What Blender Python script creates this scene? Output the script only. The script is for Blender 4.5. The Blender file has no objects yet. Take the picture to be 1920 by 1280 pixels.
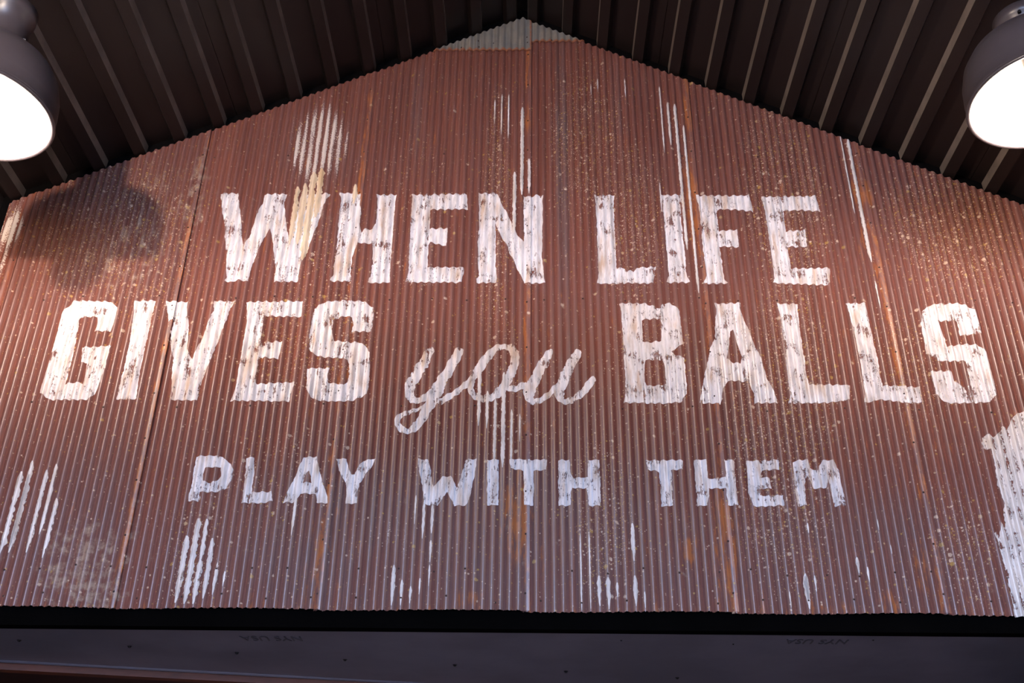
import bpy, bmesh, math, random
import numpy as np
from mathutils import Vector, Matrix, noise
from mathutils.geometry import delaunay_2d_cdt

scene = bpy.context.scene
C = scene.collection
rnd = random.Random(7)

# ------------------------------------------------------------------ camera
cd = bpy.data.cameras.new('camera')
cd.sensor_width = 36.0
cd.lens = 37.300
cd.clip_start = 0.02
cam = bpy.data.objects.new('camera', cd)
C.objects.link(cam)
cam.matrix_world = Matrix(((0.99987132, -0.00434446, 0.01544266, 0.0),
                           (0.01114673, -0.50413971, -0.86355018, 0.0),
                           (0.01153692, 0.86361119, -0.50402641, 1.6),
                           (0, 0, 0, 1)))
scene.camera = cam

# ------------------------------------------------------------------ daylight and exposure
world = bpy.data.worlds.new('daylight')
scene.world = world
world.use_nodes = True
wn = world.node_tree.nodes
wn['Background'].inputs[0].default_value = (0.46, 0.63, 1.0, 1)
wn['Background'].inputs[1].default_value = 35.0
scene.view_settings.view_transform = 'Standard'
scene.view_settings.look = 'None'
scene.view_settings.exposure = 0.0
scene.view_settings.gamma = 1.0
scene.view_settings.use_curve_mapping = False
# daylight comes in through the open end of the shed: a portal for the sky
pl = bpy.data.lights.new('open_end_portal', 'AREA')
pl.shape = 'RECTANGLE'; pl.size = 4.3; pl.size_y = 4.3
pl.cycles.is_portal = True
po = bpy.data.objects.new('open_end_portal', pl)
po.location = (0, -6.9, 2.2); po.rotation_euler = (math.radians(90), 0, 0)
C.objects.link(po)

LAMP_POWER = 130.0
RIDGE_POWER = 2300.0       # emission of each opal globe

cy = scene.cycles
cy.max_bounces = 5; cy.diffuse_bounces = 3; cy.glossy_bounces = 3; cy.transmission_bounces = 2; cy.transparent_max_bounces = 6
cy.use_adaptive_sampling = True; cy.adaptive_threshold = 0.03
cy.caustics_reflective = False; cy.caustics_refractive = False

# ------------------------------------------------------------------ measured shape of the gable (metres)
WY = 3.5                   # plane of the gable sheets
PITCH = 0.0302             # corrugation pitch
COL = PITCH / 8
AMP = 0.0050
RX, RZ = -0.033, 5.374     # ridge
SL, SR = 0.503, 0.522      # roof slopes
ZB = 2.605                 # bottom of the sheets
XL, XR = -2.162, 2.13
snap = lambda v: round(v / COL) * COL
SEAMS = [snap(v) for v in (XL, -2.058, -1.377, -0.690, 0.006, 0.703, 1.400, 2.010, XR)]

def roof_z(x):
    return RZ - (SL * (RX - x) if x < RX else SR * (x - RX))

def sheet_of(x):
    for i in range(len(SEAMS) - 2, -1, -1):
        if x >= SEAMS[i] - 1e-9:
            return i
    return 0

def surf(x, i=None):
    """y of the corrugated face at x (sheet i)"""
    if i is None:
        i = sheet_of(x)
    a, b = SEAMS[i], SEAMS[i + 1]
    t = (x - a) / (b - a)
    k = min(1.0, max(0.0, (b - x) / (0.9 * PITCH)))
    return WY - AMP * k * math.cos(2 * math.pi * x / PITCH) - 0.0045 * max(t, 0.0) - (1 - k) * 0.002

LETTERS=[
('WHEN','W',[(-1.2862,4.3485),(-1.2482,4.3519),(-1.2114,4.351),(-1.1981,4.2826),(-1.177,4.1974),(-1.1665,4.1226),(-1.1542,4.0857),(-1.1368,4.1271),(-1.132,4.171),(-1.1194,4.2378),(-1.102,4.3124),(-1.1025,4.3444),(-1.061,4.3492),(-1.0095,4.347),(-1.0149,4.3013),(-1.0019,4.2381),(-0.9868,4.1715),(-0.9701,4.1059),(-0.9625,4.0864),(-0.9604,4.1452),(-0.9599,4.2338),(-0.9549,4.3015),(-0.9491,4.3472),(-0.8251,4.3498),(-0.8417,4.3154),(-0.8561,4.2431),(-0.8716,4.1499),(-0.8912,4.0673),(-0.9104,3.9862),(-0.9143,3.9735),(-0.9124,3.9109),(-0.961,3.9107),(-1.0097,3.9105),(-1.0105,3.9731),(-1.0204,4.0239),(-1.0372,4.1013),(-1.0564,4.1691),(-1.0761,4.1273),(-1.0889,4.0622),(-1.1003,4.0151),(-1.1086,3.9854),(-1.1108,3.9121),(-1.1555,3.9202),(-1.1729,3.9077),(-1.2031,3.9117),(-1.1995,3.9346),(-1.213,4.0147),(-1.2324,4.1093),(-1.2428,4.1795),(-1.2598,4.2328),(-1.2754,4.3005)],[]),
('WHEN','H',[(-0.7899,4.3499),(-0.7653,4.3523),(-0.7009,4.3479),(-0.6986,4.2977),(-0.6886,4.2436),(-0.6913,4.1901),(-0.683,4.1549),(-0.6736,4.1703),(-0.6377,4.1691),(-0.6257,4.1992),(-0.6264,4.2798),(-0.628,4.3252),(-0.6351,4.3457),(-0.5493,4.346),(-0.5543,4.3117),(-0.5534,4.244),(-0.5525,4.1248),(-0.5521,4.0172),(-0.5498,3.9331),(-0.5463,3.9082),(-0.6364,3.9079),(-0.6244,3.9537),(-0.6258,4.0169),(-0.6303,4.0963),(-0.6606,4.0983),(-0.6893,4.1025),(-0.7001,4.0637),(-0.7064,4.0337),(-0.7084,3.9575),(-0.6992,3.9118),(-0.7861,3.9135),(-0.7766,3.9405),(-0.776,4.0249),(-0.7753,4.1109),(-0.7782,4.1987),(-0.7791,4.2658),(-0.7792,4.3247)],[]),
('WHEN','E',[(-0.4879,4.346),(-0.2593,4.3491),(-0.2512,4.2705),(-0.4069,4.2692),(-0.4037,4.1712),(-0.3303,4.1736),(-0.3319,4.0844),(-0.3986,4.1037),(-0.4068,4.0904),(-0.4029,3.9818),(-0.2559,3.9824),(-0.2658,3.9094),(-0.4874,3.9105),(-0.4781,3.9549),(-0.4813,4.1251),(-0.484,4.2577),(-0.4828,4.3306)],[]),
('WHEN','N',[(-0.2121,4.3515),(-0.1339,4.354),(-0.1187,4.313),(-0.0925,4.2544),(-0.0629,4.1834),(-0.0483,4.1439),(-0.0303,4.1136),(-0.0204,4.1093),(-0.0202,4.1924),(-0.0228,4.3383),(0.0044,4.3338),(0.0298,4.3453),(0.0588,4.3454),(0.0568,4.2818),(0.0546,4.1487),(0.0525,4.0195),(0.0643,3.9087),(-0.0185,3.9084),(-0.0361,3.9519),(-0.0575,4.0106),(-0.0755,4.0488),(-0.0865,4.0831),(-0.1084,4.1263),(-0.1268,4.1656),(-0.1365,4.2052),(-0.1328,4.1045),(-0.1325,3.9977),(-0.1256,3.91),(-0.2033,3.9076),(-0.2055,3.9262),(-0.1973,3.9429),(-0.2029,4.0186),(-0.2053,4.1043),(-0.2023,4.1918),(-0.2066,4.281),(-0.2078,4.3264)],[]),
('LIFE','L',[(0.2678,4.3437),(0.3549,4.3462),(0.3502,4.3189),(0.3492,4.1936),(0.3496,4.0632),(0.3481,3.9785),(0.3796,3.9829),(0.3889,3.9578),(0.4035,3.9746),(0.4168,3.9621),(0.4317,3.9831),(0.5065,3.9876),(0.4972,3.9457),(0.49,3.9085),(0.268,3.9075),(0.2757,3.9365),(0.2759,4.063),(0.2762,4.1933),(0.2751,4.2825),(0.2743,4.3187)],[]),
('LIFE','I',[(0.5413,4.3445),(0.6319,4.347),(0.6237,4.3061),(0.6211,4.2165),(0.6239,4.1289),(0.6249,4.0429),(0.6239,3.9796),(0.6262,3.938),(0.6345,3.9111),(0.5418,3.9128),(0.5542,3.946),(0.5538,4.0215),(0.552,4.107),(0.5516,4.2163),(0.548,4.3059)],[]),
('LIFE','F',[(0.6875,4.3449),(0.9079,4.3455),(0.9158,4.316),(0.9192,4.262),(0.8754,4.2708),(0.797,4.2751),(0.7715,4.2705),(0.7712,4.2259),(0.7713,4.1642),(0.8426,4.171),(0.8432,4.0843),(0.7666,4.0905),(0.7695,4.0435),(0.7709,3.9802),(0.772,3.9344),(0.782,3.9117),(0.6838,3.9072),(0.7038,3.9424),(0.7016,3.9799),(0.6979,4.0645),(0.699,4.1684),(0.6988,4.2568),(0.6951,4.3018)],[]),
('LIFE','E',[(0.9596,4.3388),(1.1815,4.3417),(1.1878,4.3077),(1.1943,4.2628),(1.1184,4.2693),(1.0431,4.2668),(1.0414,4.2223),(1.0415,4.163),(1.1165,4.1698),(1.1145,4.0853),(1.036,4.0872),(1.039,4.053),(1.0408,3.9813),(1.1931,3.984),(1.1836,3.9155),(1.1716,3.9031),(0.9605,3.9125),(0.9677,3.9311),(0.9688,4.002),(0.9674,4.0998),(0.9674,4.1956),(0.9654,4.2756)],[]),
('GIVES','G',[(-1.7904,3.8106),(-1.7778,3.8192),(-1.639,3.8134),(-1.6045,3.786),(-1.6022,3.7565),(-1.6046,3.7148),(-1.6135,3.6795),(-1.6758,3.6792),(-1.6689,3.7144),(-1.6786,3.7436),(-1.7396,3.7433),(-1.7449,3.7266),(-1.7402,3.6645),(-1.7355,3.5632),(-1.7361,3.4721),(-1.7382,3.4506),(-1.6842,3.4567),(-1.6687,3.449),(-1.6693,3.4842),(-1.6742,3.5395),(-1.6952,3.5394),(-1.7083,3.6076),(-1.5949,3.6142),(-1.5983,3.596),(-1.5982,3.5439),(-1.5999,3.4846),(-1.6065,3.4416),(-1.6156,3.4106),(-1.6369,3.3817),(-1.7813,3.3828),(-1.8247,3.4133),(-1.8268,3.4443),(-1.8209,3.5228),(-1.8185,3.603),(-1.816,3.6847),(-1.8187,3.7597),(-1.8117,3.7766)],[]),
('GIVES','I',[(-1.5454,3.816),(-1.4627,3.8185),(-1.4646,3.7698),(-1.4649,3.6741),(-1.4658,3.5846),(-1.4646,3.4853),(-1.4614,3.4231),(-1.4527,3.3866),(-1.5294,3.3843),(-1.5306,3.4073),(-1.5297,3.4459),(-1.529,3.5125),(-1.5295,3.6045),(-1.5332,3.7151),(-1.5373,3.7737)],[]),
('GIVES','V',[(-1.4186,3.8144),(-1.3323,3.8169),(-1.3346,3.7872),(-1.3194,3.7286),(-1.3091,3.6666),(-1.3039,3.6137),(-1.2884,3.5735),(-1.2753,3.5576),(-1.2672,3.5937),(-1.2567,3.6383),(-1.2469,3.6875),(-1.2369,3.7373),(-1.2284,3.7751),(-1.2316,3.8195),(-1.1449,3.8186),(-1.1656,3.788),(-1.1696,3.7418),(-1.1811,3.6755),(-1.1959,3.6102),(-1.2064,3.542),(-1.2214,3.4828),(-1.2284,3.4399),(-1.228,3.3841),(-1.3271,3.3835),(-1.3236,3.4123),(-1.3348,3.447),(-1.345,3.5057),(-1.3501,3.5652),(-1.3711,3.6255),(-1.3779,3.6745),(-1.378,3.7367),(-1.3912,3.7199),(-1.4072,3.77)],[]),
('GIVES','E',[(-1.1048,3.8159),(-0.8844,3.8189),(-0.8783,3.7473),(-1.0261,3.7508),(-1.0259,3.6682),(-1.0229,3.6314),(-0.9428,3.6379),(-0.9473,3.5613),(-1.0232,3.5669),(-1.0232,3.4878),(-1.0185,3.4526),(-0.8731,3.4613),(-0.8842,3.3804),(-1.1064,3.3829),(-1.0925,3.429),(-1.0916,3.507),(-1.09,3.6068),(-1.0893,3.7296)],[]),
('GIVES','S',[(-0.8341,3.7853),(-0.7976,3.8151),(-0.7407,3.8217),(-0.6436,3.8221),(-0.6052,3.7906),(-0.5989,3.732),(-0.6057,3.6824),(-0.6818,3.6841),(-0.6774,3.715),(-0.6839,3.7483),(-0.7195,3.7481),(-0.754,3.7354),(-0.7567,3.6899),(-0.7449,3.6409),(-0.6951,3.635),(-0.6496,3.6373),(-0.6201,3.6212),(-0.6036,3.5891),(-0.5971,3.5294),(-0.596,3.4512),(-0.5998,3.4126),(-0.6226,3.3991),(-0.6521,3.3856),(-0.7197,3.3795),(-0.7849,3.3848),(-0.807,3.3999),(-0.8257,3.4306),(-0.8355,3.5202),(-0.7471,3.5207),(-0.7544,3.4893),(-0.7479,3.4581),(-0.6922,3.4507),(-0.6764,3.4663),(-0.6751,3.529),(-0.6849,3.5607),(-0.7166,3.5645),(-0.7797,3.5682),(-0.8124,3.58),(-0.8359,3.604),(-0.8394,3.669),(-0.8376,3.7517)],[]),
('BALLS','B',[(0.3523,3.8139),(0.4521,3.8156),(0.5077,3.7915),(0.5232,3.8126),(0.5519,3.8169),(0.5853,3.7834),(0.5851,3.7294),(0.5887,3.6802),(0.5857,3.6355),(0.5414,3.5971),(0.5578,3.5833),(0.5884,3.5755),(0.5894,3.5163),(0.5904,3.458),(0.5879,3.4234),(0.565,3.3852),(0.5106,3.3793),(0.3522,3.3821),(0.3605,3.4183),(0.3629,3.4761),(0.3611,3.5544),(0.3609,3.6344),(0.3593,3.7242),(0.3585,3.7908)],[[(0.4377,3.7411),(0.505,3.7456),(0.5109,3.7249),(0.5063,3.6472),(0.4535,3.6389),(0.4365,3.6469)],[(0.4426,3.5628),(0.5047,3.5631),(0.5119,3.5394),(0.5121,3.4576),(0.4436,3.4514),(0.4345,3.4726),(0.4377,3.5351)]]),
('BALLS','A',[(0.7248,3.8156),(0.8231,3.8202),(0.8186,3.7929),(0.8332,3.7429),(0.8477,3.6773),(0.8654,3.6127),(0.8776,3.565),(0.8885,3.5061),(0.9029,3.4519),(0.9208,3.3853),(0.8347,3.3829),(0.8357,3.4247),(0.8204,3.4746),(0.7456,3.4761),(0.7219,3.4394),(0.7099,3.3803),(0.6292,3.3817),(0.6429,3.4274),(0.6586,3.497),(0.6774,3.56),(0.6889,3.6158),(0.7138,3.6644),(0.7201,3.7383),(0.7275,3.7841)],[[(0.774,3.6933),(0.7832,3.6974),(0.7953,3.6405),(0.8068,3.5805),(0.799,3.5527),(0.7731,3.5526),(0.7474,3.5722),(0.7632,3.6323)]]),
('BALLS','L',[(0.9629,3.8166),(1.0461,3.8149),(1.0419,3.7813),(1.0404,3.6986),(1.0409,3.6056),(1.0402,3.5186),(1.0463,3.4604),(1.194,3.4612),(1.185,3.4),(1.109,3.3863),(0.9591,3.3835),(0.9678,3.414),(0.9671,3.4793),(0.9702,3.5773),(0.9727,3.6576),(0.9717,3.7394),(0.9668,3.7893)],[]),
('BALLS','L',[(1.2309,3.8178),(1.3075,3.8203),(1.308,3.7784),(1.3113,3.6877),(1.3147,3.5791),(1.3139,3.5006),(1.3155,3.458),(1.4503,3.455),(1.4453,3.3902),(1.3976,3.3861),(1.3061,3.4007),(1.2331,3.3852),(1.2406,3.4117),(1.2445,3.4808),(1.2479,3.5472),(1.244,3.6347),(1.24,3.7242),(1.2357,3.7906)],[]),
('BALLS','S',[(1.5226,3.7877),(1.5511,3.8088),(1.5814,3.8194),(1.6734,3.8198),(1.7022,3.8052),(1.7235,3.7886),(1.7263,3.7348),(1.7265,3.6857),(1.6448,3.6771),(1.6461,3.7097),(1.6457,3.7426),(1.5703,3.7423),(1.5746,3.7094),(1.5842,3.6687),(1.5868,3.6284),(1.6368,3.6367),(1.7025,3.637),(1.7268,3.6051),(1.727,3.5419),(1.7306,3.4796),(1.7249,3.4221),(1.6949,3.3916),(1.5399,3.387),(1.5069,3.4247),(1.5042,3.4822),(1.5029,3.5211),(1.5831,3.5215),(1.5856,3.4827),(1.601,3.4577),(1.6385,3.4599),(1.6439,3.5024),(1.643,3.565),(1.5367,3.5645),(1.5362,3.5803),(1.5014,3.596),(1.5028,3.6602),(1.504,3.7337)],[]),
('PLAY','P',[(-1.1961,3.1566),(-1.1394,3.1611),(-1.1003,3.1551),(-1.0659,3.1285),(-1.0528,3.104),(-1.0532,3.0674),(-1.0673,3.0351),(-1.0952,3.0209),(-1.1515,3.0205),(-1.1605,3.0185),(-1.1548,2.9946),(-1.1607,2.9847),(-1.1965,2.9864),(-1.1986,3.0102),(-1.1946,3.0544),(-1.1976,3.1071)],[[(-1.1549,3.1136),(-1.1002,3.116),(-1.0946,3.0793),(-1.1092,3.063),(-1.1305,3.0548),(-1.1563,3.0627),(-1.1608,3.0911)]]),
('PLAY','L',[(-1.012,3.1515),(-0.9856,3.1538),(-0.9768,3.0882),(-0.9769,3.0197),(-0.9042,3.0223),(-0.8962,2.9885),(-0.9433,2.9783),(-1.0069,2.9798),(-1.005,3.0196),(-1.008,3.0677),(-1.011,3.1166)],[]),
('PLAY','A',[(-0.8046,3.155),(-0.7591,3.1573),(-0.7447,3.1102),(-0.728,3.0576),(-0.7037,3.0018),(-0.7015,2.98),(-0.7408,2.9817),(-0.7478,3.0134),(-0.8024,3.017),(-0.8142,2.9891),(-0.8245,2.9811),(-0.8601,2.9829),(-0.8506,3.0127),(-0.8342,3.0649),(-0.8204,3.1097)],[[(-0.7798,3.1018),(-0.7675,3.0573),(-0.7996,3.0591),(-0.7898,3.0895)]]),
('PLAY','Y',[(-0.69,3.1516),(-0.6539,3.1518),(-0.6295,3.0906),(-0.6185,3.0947),(-0.5924,3.144),(-0.5475,3.1525),(-0.5566,3.1237),(-0.5767,3.0909),(-0.5966,3.0585),(-0.601,3.0224),(-0.5993,2.9808),(-0.64,2.9785),(-0.6403,3.0221),(-0.645,3.0541),(-0.6721,3.1025)],[]),
('WITH','W',[(-0.3944,3.1515),(-0.3563,3.1497),(-0.3465,3.1047),(-0.3341,3.0442),(-0.304,3.0827),(-0.2741,3.0869),(-0.2621,3.0688),(-0.2498,3.0408),(-0.2364,3.0851),(-0.2236,3.1506),(-0.1839,3.1529),(-0.1895,3.0855),(-0.2008,3.0252),(-0.2088,2.9855),(-0.2196,2.9756),(-0.2585,2.9753),(-0.2706,3.0009),(-0.2847,3.0266),(-0.3002,2.9967),(-0.3141,2.9769),(-0.3624,2.9785),(-0.3708,3.032),(-0.3835,3.0923)],[]),
('WITH','I',[(-0.1459,3.149),(-0.1062,3.1513),(-0.1029,3.0739),(-0.103,2.9784),(-0.1419,2.9762),(-0.1439,3.0616)],[]),
('WITH','T',[(-0.0664,3.1516),(0.0679,3.1525),(0.0659,3.1136),(0.0207,3.1092),(0.0208,3.0347),(0.019,2.9793),(-0.0124,2.979),(-0.0147,3.0544),(-0.0169,3.109),(-0.0603,3.1148)],[]),
('WITH','H',[(0.1095,3.1507),(0.1492,3.153),(0.1503,3.104),(0.1612,3.0818),(0.2137,3.0862),(0.2135,3.1514),(0.2551,3.1537),(0.2561,3.0643),(0.2554,2.979),(0.2147,2.9767),(0.2103,3.0201),(0.2053,3.044),(0.1568,3.0436),(0.1508,3.0157),(0.1502,2.9782),(0.1095,2.978),(0.1086,3.0633)],[]),
('THEM','T',[(0.4212,3.1503),(0.4769,3.1528),(0.5543,3.1533),(0.5517,3.1167),(0.51,3.1122),(0.508,3.0507),(0.5073,2.9799),(0.4684,2.9775),(0.4681,3.0378),(0.4663,3.1076),(0.4253,3.1159)],[]),
('THEM','H',[(0.594,3.1536),(0.6378,3.156),(0.636,3.0853),(0.6691,3.0813),(0.7012,3.09),(0.701,3.1543),(0.7387,3.1545),(0.735,3.0733),(0.7364,2.9856),(0.6992,2.9812),(0.6973,3.0457),(0.6386,3.0453),(0.6275,2.9807),(0.5925,2.9784),(0.5928,3.0597)],[]),
('THEM','E',[(0.7801,3.1526),(0.8974,3.1577),(0.8952,3.1212),(0.8336,3.1165),(0.823,3.0909),(0.8542,3.089),(0.8615,3.0489),(0.8183,3.0465),(0.8135,3.0193),(0.8954,3.022),(0.8969,2.9847),(0.8384,2.9802),(0.7881,2.9798),(0.7759,3.0316)],[]),
('THEM','M',[(0.9437,3.1472),(0.9687,3.1582),(0.9964,3.1584),(1.0041,3.1262),(1.0258,3.1114),(1.0515,3.1566),(1.0911,3.1568),(1.1053,3.1183),(1.1079,3.0548),(1.1096,2.9862),(1.0723,2.9818),(1.066,3.0336),(1.0613,3.084),(1.0489,3.0502),(1.0057,3.0478),(0.989,3.1005),(0.9763,3.0623),(0.9745,2.9873),(0.9428,2.9809),(0.9395,3.0327),(0.9414,3.0959)],[])]
STROKES=[
('y',[(-0.3678,3.6134,0.0302),(-0.3903,3.5586,0.0379),(-0.4128,3.5082,0.0408),(-0.4351,3.462,0.0405),(-0.442,3.4198,0.0342),(-0.4278,3.3904,0.0278),(-0.3999,3.3888,0.0247),(-0.379,3.4028,0.0248),(-0.3556,3.4308,0.028)]),
('y',[(-0.2565,3.6121,0.0349),(-0.2856,3.5448,0.0378),(-0.3086,3.4946,0.0375),(-0.3347,3.4485,0.0467),(-0.3482,3.4064,0.0464),(-0.3676,3.3614,0.0401),(-0.3867,3.3168,0.0337),(-0.4091,3.2795,0.0305),(-0.4355,3.2625,0.0228),(-0.4603,3.2691,0.0229),(-0.4787,3.2942,0.0214),(-0.4742,3.3197,0.0184),(-0.449,3.3335,0.0184),(-0.413,3.3474,0.0139),(-0.3891,3.3612,0.0092)]),
('o',[(-0.3343,3.3753,0.0215),(-0.2984,3.3998,0.0248),(-0.2682,3.4208,0.0217),(-0.2321,3.4526,0.0249),(-0.2051,3.488,0.0281),(-0.1782,3.5346,0.0345),(-0.1479,3.5817,0.0317),(-0.1168,3.6128,0.0238),(-0.0851,3.6148,0.0222),(-0.0641,3.6113,0.0285),(-0.0511,3.5822,0.0315),(-0.0538,3.5388,0.0314),(-0.069,3.4923,0.0344),(-0.0871,3.4534,0.0342),(-0.1114,3.4182,0.0341),(-0.1389,3.4007,0.0278),(-0.1746,3.397,0.0278),(-0.2029,3.4142,0.0247),(-0.2147,3.4421,0.0218),(-0.2079,3.4774,0.0249)]),
('u',[(-0.0807,3.4394,0.0248),(-0.0497,3.4361,0.0249),(-0.0249,3.4467,0.0248),(-0.0064,3.4609,0.0249)]),
('u',[(0.0864,3.6084,0.0222),(0.0656,3.5647,0.0347),(0.0435,3.5214,0.0376),(0.0247,3.4787,0.0405),(0.0092,3.4434,0.0466),(0.0032,3.4085,0.0401),(0.0156,3.386,0.0246),(0.0433,3.3914,0.0216),(0.0711,3.4089,0.0216),(0.096,3.4369,0.0217),(0.1212,3.4686,0.0187)]),
('u',[(0.1956,3.6071,0.0253),(0.1695,3.5616,0.0377),(0.1467,3.5113,0.0375),(0.1274,3.4651,0.0404),(0.1145,3.423,0.0402),(0.1234,3.3901,0.0246),(0.1541,3.3886,0.0247),(0.1822,3.406,0.0246),(0.2137,3.4375,0.0279),(0.2477,3.4888,0.0249)])]
STREAKS=[
('white',0.014,[(-0.0341,4.8223),(-0.0301,4.5631),(-0.0286,4.3403)]),
('white',0.0135,[(-0.0586,4.4616),(-0.057,4.3069),(-0.0554,4.1441)]),
('white',0.0059,[(-0.0912,4.8973),(-0.0856,4.6458)]),
('white',0.0059,[(-0.1218,4.8973),(-0.1158,4.6667)]),
('white',0.0047,[(-0.1471,4.8658),(-0.1445,4.727)]),
('white',0.0113,[(-0.0027,4.5339),(0.0002,4.3487)]),
('white',0.0048,[(0.435,4.9933),(0.4349,4.8821)]),
('white',0.0047,[(0.2776,4.9611),(0.2806,4.8977)]),
('white',0.0047,[(0.3069,4.9932),(0.3093,4.9135)]),
('white',0.012,[(-0.1938,3.5259),(-0.188,3.3907),(-0.185,3.2815)]),
('white',0.0099,[(-0.1612,3.4242),(-0.1594,3.271)]),
('white',0.0099,[(-0.1308,3.391),(-0.1298,3.2497),(-0.1273,3.13)]),
('white',0.014,[(-0.105,3.5035),(-0.1036,3.3036),(-0.1022,3.1177)]),
('white',0.0078,[(-0.0729,3.3474),(-0.0719,3.1303)]),
('white',0.0049,[(-0.0433,3.3301),(-0.0423,3.2184)]),
('white',0.0059,[(0.5863,4.9454),(0.5796,4.5673)]),
('white',0.0093,[(0.6087,4.8511),(0.6094,4.6085)]),
('white',0.0116,[(0.6384,4.8418),(0.6381,4.432),(0.6406,4.0649)]),
('white',0.0092,[(0.6671,4.7192),(0.6652,4.2542),(0.6685,4.0676),(0.6674,3.8591)]),
('white',0.0044,[(0.5342,4.4063),(0.5342,4.2538)]),
('white',0.0136,[(1.3486,4.6425),(1.3499,4.3943),(1.3493,4.1755),(1.3615,4.0082)]),
('white',0.0057,[(1.3212,4.6573),(1.3279,4.2481)]),
('white',0.0062,[(1.36,3.8547),(1.3603,3.7934)]),
('white',0.0062,[(1.3596,3.9169),(1.36,3.8424)]),
('white',0.0094,[(-0.8013,3.0132),(-0.804,2.9375),(-0.8065,2.8614)]),
('white',0.0094,[(-0.3677,2.9822),(-0.3643,2.8512)]),
('white',0.0113,[(-0.3393,2.9764),(-0.3395,2.8707)]),
('white',0.0091,[(-0.3382,2.8457),(-0.3416,2.7679)]),
('white',0.0056,[(-0.3955,3.01),(-0.3931,2.9033)]),
('white',0.0055,[(-0.3393,2.7585),(-0.339,2.6844)]),
('white',0.0127,[(-0.4592,2.7576),(-0.4572,2.7019),(-0.4568,2.6181)]),
('white',0.0108,[(-0.4286,2.7058),(-0.4283,2.6183)]),
('white',0.0108,[(-0.3966,2.684),(-0.3967,2.6258)]),
('white',0.0072,[(-0.3712,2.7118),(-0.3717,2.6568)]),
('white',0.0126,[(0.2437,2.7259),(0.2474,2.6709),(0.253,2.6222)]),
('white',0.0144,[(0.2813,2.7207),(0.2739,2.6621),(0.2668,2.6115)]),
('white',0.0107,[(0.3022,2.7024),(0.3039,2.6532)]),
('white',0.0144,[(0.3517,2.7268),(0.3546,2.6718),(0.3576,2.623)]),
('white',0.0129,[(0.3638,2.9127),(0.3645,2.8491),(0.363,2.7771)]),
('white',0.009,[(0.3849,2.672),(0.3857,2.6161)]),
('white',0.0046,[(0.1819,2.8746),(0.1826,2.7347),(0.1834,2.6073)]),
('white',0.0046,[(0.2077,2.8748),(0.2099,2.7442),(0.2101,2.6128)]),
('white',0.0161,[(0.9253,2.735),(0.9279,2.6856),(0.9301,2.6332)]),
('white',0.0162,[(0.9526,2.739),(0.9499,2.6766),(0.9439,2.6172)]),
('white',0.009,[(0.9696,2.7317),(0.9748,2.6768)]),
('white',0.0071,[(0.8912,2.6762),(0.8899,2.6221)]),
('white',0.0145,[(1.1117,2.7961),(1.1141,2.7402)]),
('white',0.009,[(1.1408,2.7627),(1.145,2.7092)]),
('white',0.0129,[(0.9757,2.9172),(0.9748,2.8824)]),
('white',0.0073,[(1.2291,2.8404),(1.231,2.8083)]),
('white',0.0073,[(1.2003,2.9325),(1.2014,2.8938)]),
('white',0.0155,[(-1.7556,3.1337),(-1.7733,3.0003),(-1.7897,2.7945)]),
('white',0.0153,[(-1.726,3.0986),(-1.7297,2.9925),(-1.7334,2.7911)]),
('white',0.0135,[(-1.6986,3.1216),(-1.7037,2.9389),(-1.6973,2.8566)]),
('white',0.0133,[(-1.6705,2.991),(-1.6706,2.8938),(-1.6681,2.7726)]),
('white',0.0192,[(-1.8149,3.0918),(-1.8249,2.9261),(-1.8187,2.7847)]),
('white',0.0191,[(-1.7857,3.0509),(-1.7884,2.9382),(-1.7998,2.7906)]),
('white',0.0153,[(-1.7701,3.0818),(-1.7676,2.9305),(-1.775,2.7946)]),
('white',0.0204,[(-1.1877,2.8566),(-1.1836,2.7239),(-1.1822,2.6211)]),
('white',0.0206,[(-1.1533,2.9192),(-1.1554,2.8184),(-1.1544,2.7018),(-1.1511,2.6177)]),
('white',0.0149,[(-1.123,2.9174),(-1.1262,2.8091),(-1.1299,2.7523)]),
('white',0.0201,[(-1.1256,2.7712),(-1.1287,2.6781),(-1.1296,2.6179)]),
('white',0.0167,[(-1.0954,2.8476),(-1.0944,2.7246),(-1.0985,2.6363)]),
('white',0.0127,[(-1.0609,2.7435),(-1.0601,2.6786),(-1.0699,2.6493)]),
('white',0.0091,[(-1.0353,2.7306),(-1.0384,2.6788)]),
('cream',0.0202,[(-0.9528,4.3826),(-0.9524,4.2219),(-0.9544,4.0879)]),
('cream',0.0225,[(-0.9278,4.3996),(-0.9312,4.2492),(-0.9306,4.088)]),
('cream',0.0271,[(-0.9004,4.4596),(-0.9011,4.2768),(-0.896,4.0098)]),
('cream',0.0248,[(-0.8731,4.4798),(-0.8744,4.3603),(-0.8799,4.2221)]),
('cream',0.0179,[(-0.7256,4.3945),(-0.7133,4.3551),(-0.7101,4.2911)])]
PATCHES=[('white',[(1.635,3.246),(1.6578,3.2631),(1.6789,3.2547),(1.7009,3.2676),(1.7218,3.2933),(1.7344,3.2806),(1.7574,3.3236),(1.7817,3.3454),(1.8234,3.3587),(1.8525,3.3589),(1.6908,2.5968),(1.6077,2.5996),(1.6134,2.664),(1.6137,2.7368),(1.6122,2.8112),(1.6065,2.868),(1.5997,2.8871),(1.6123,2.8949),(1.6174,2.8681),(1.6337,2.926),(1.6462,2.9164),(1.6577,2.9848),(1.6575,3.0344),(1.6535,3.0847),(1.6599,3.1666),(1.6604,3.2041),(1.6309,3.2081)])]
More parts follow.
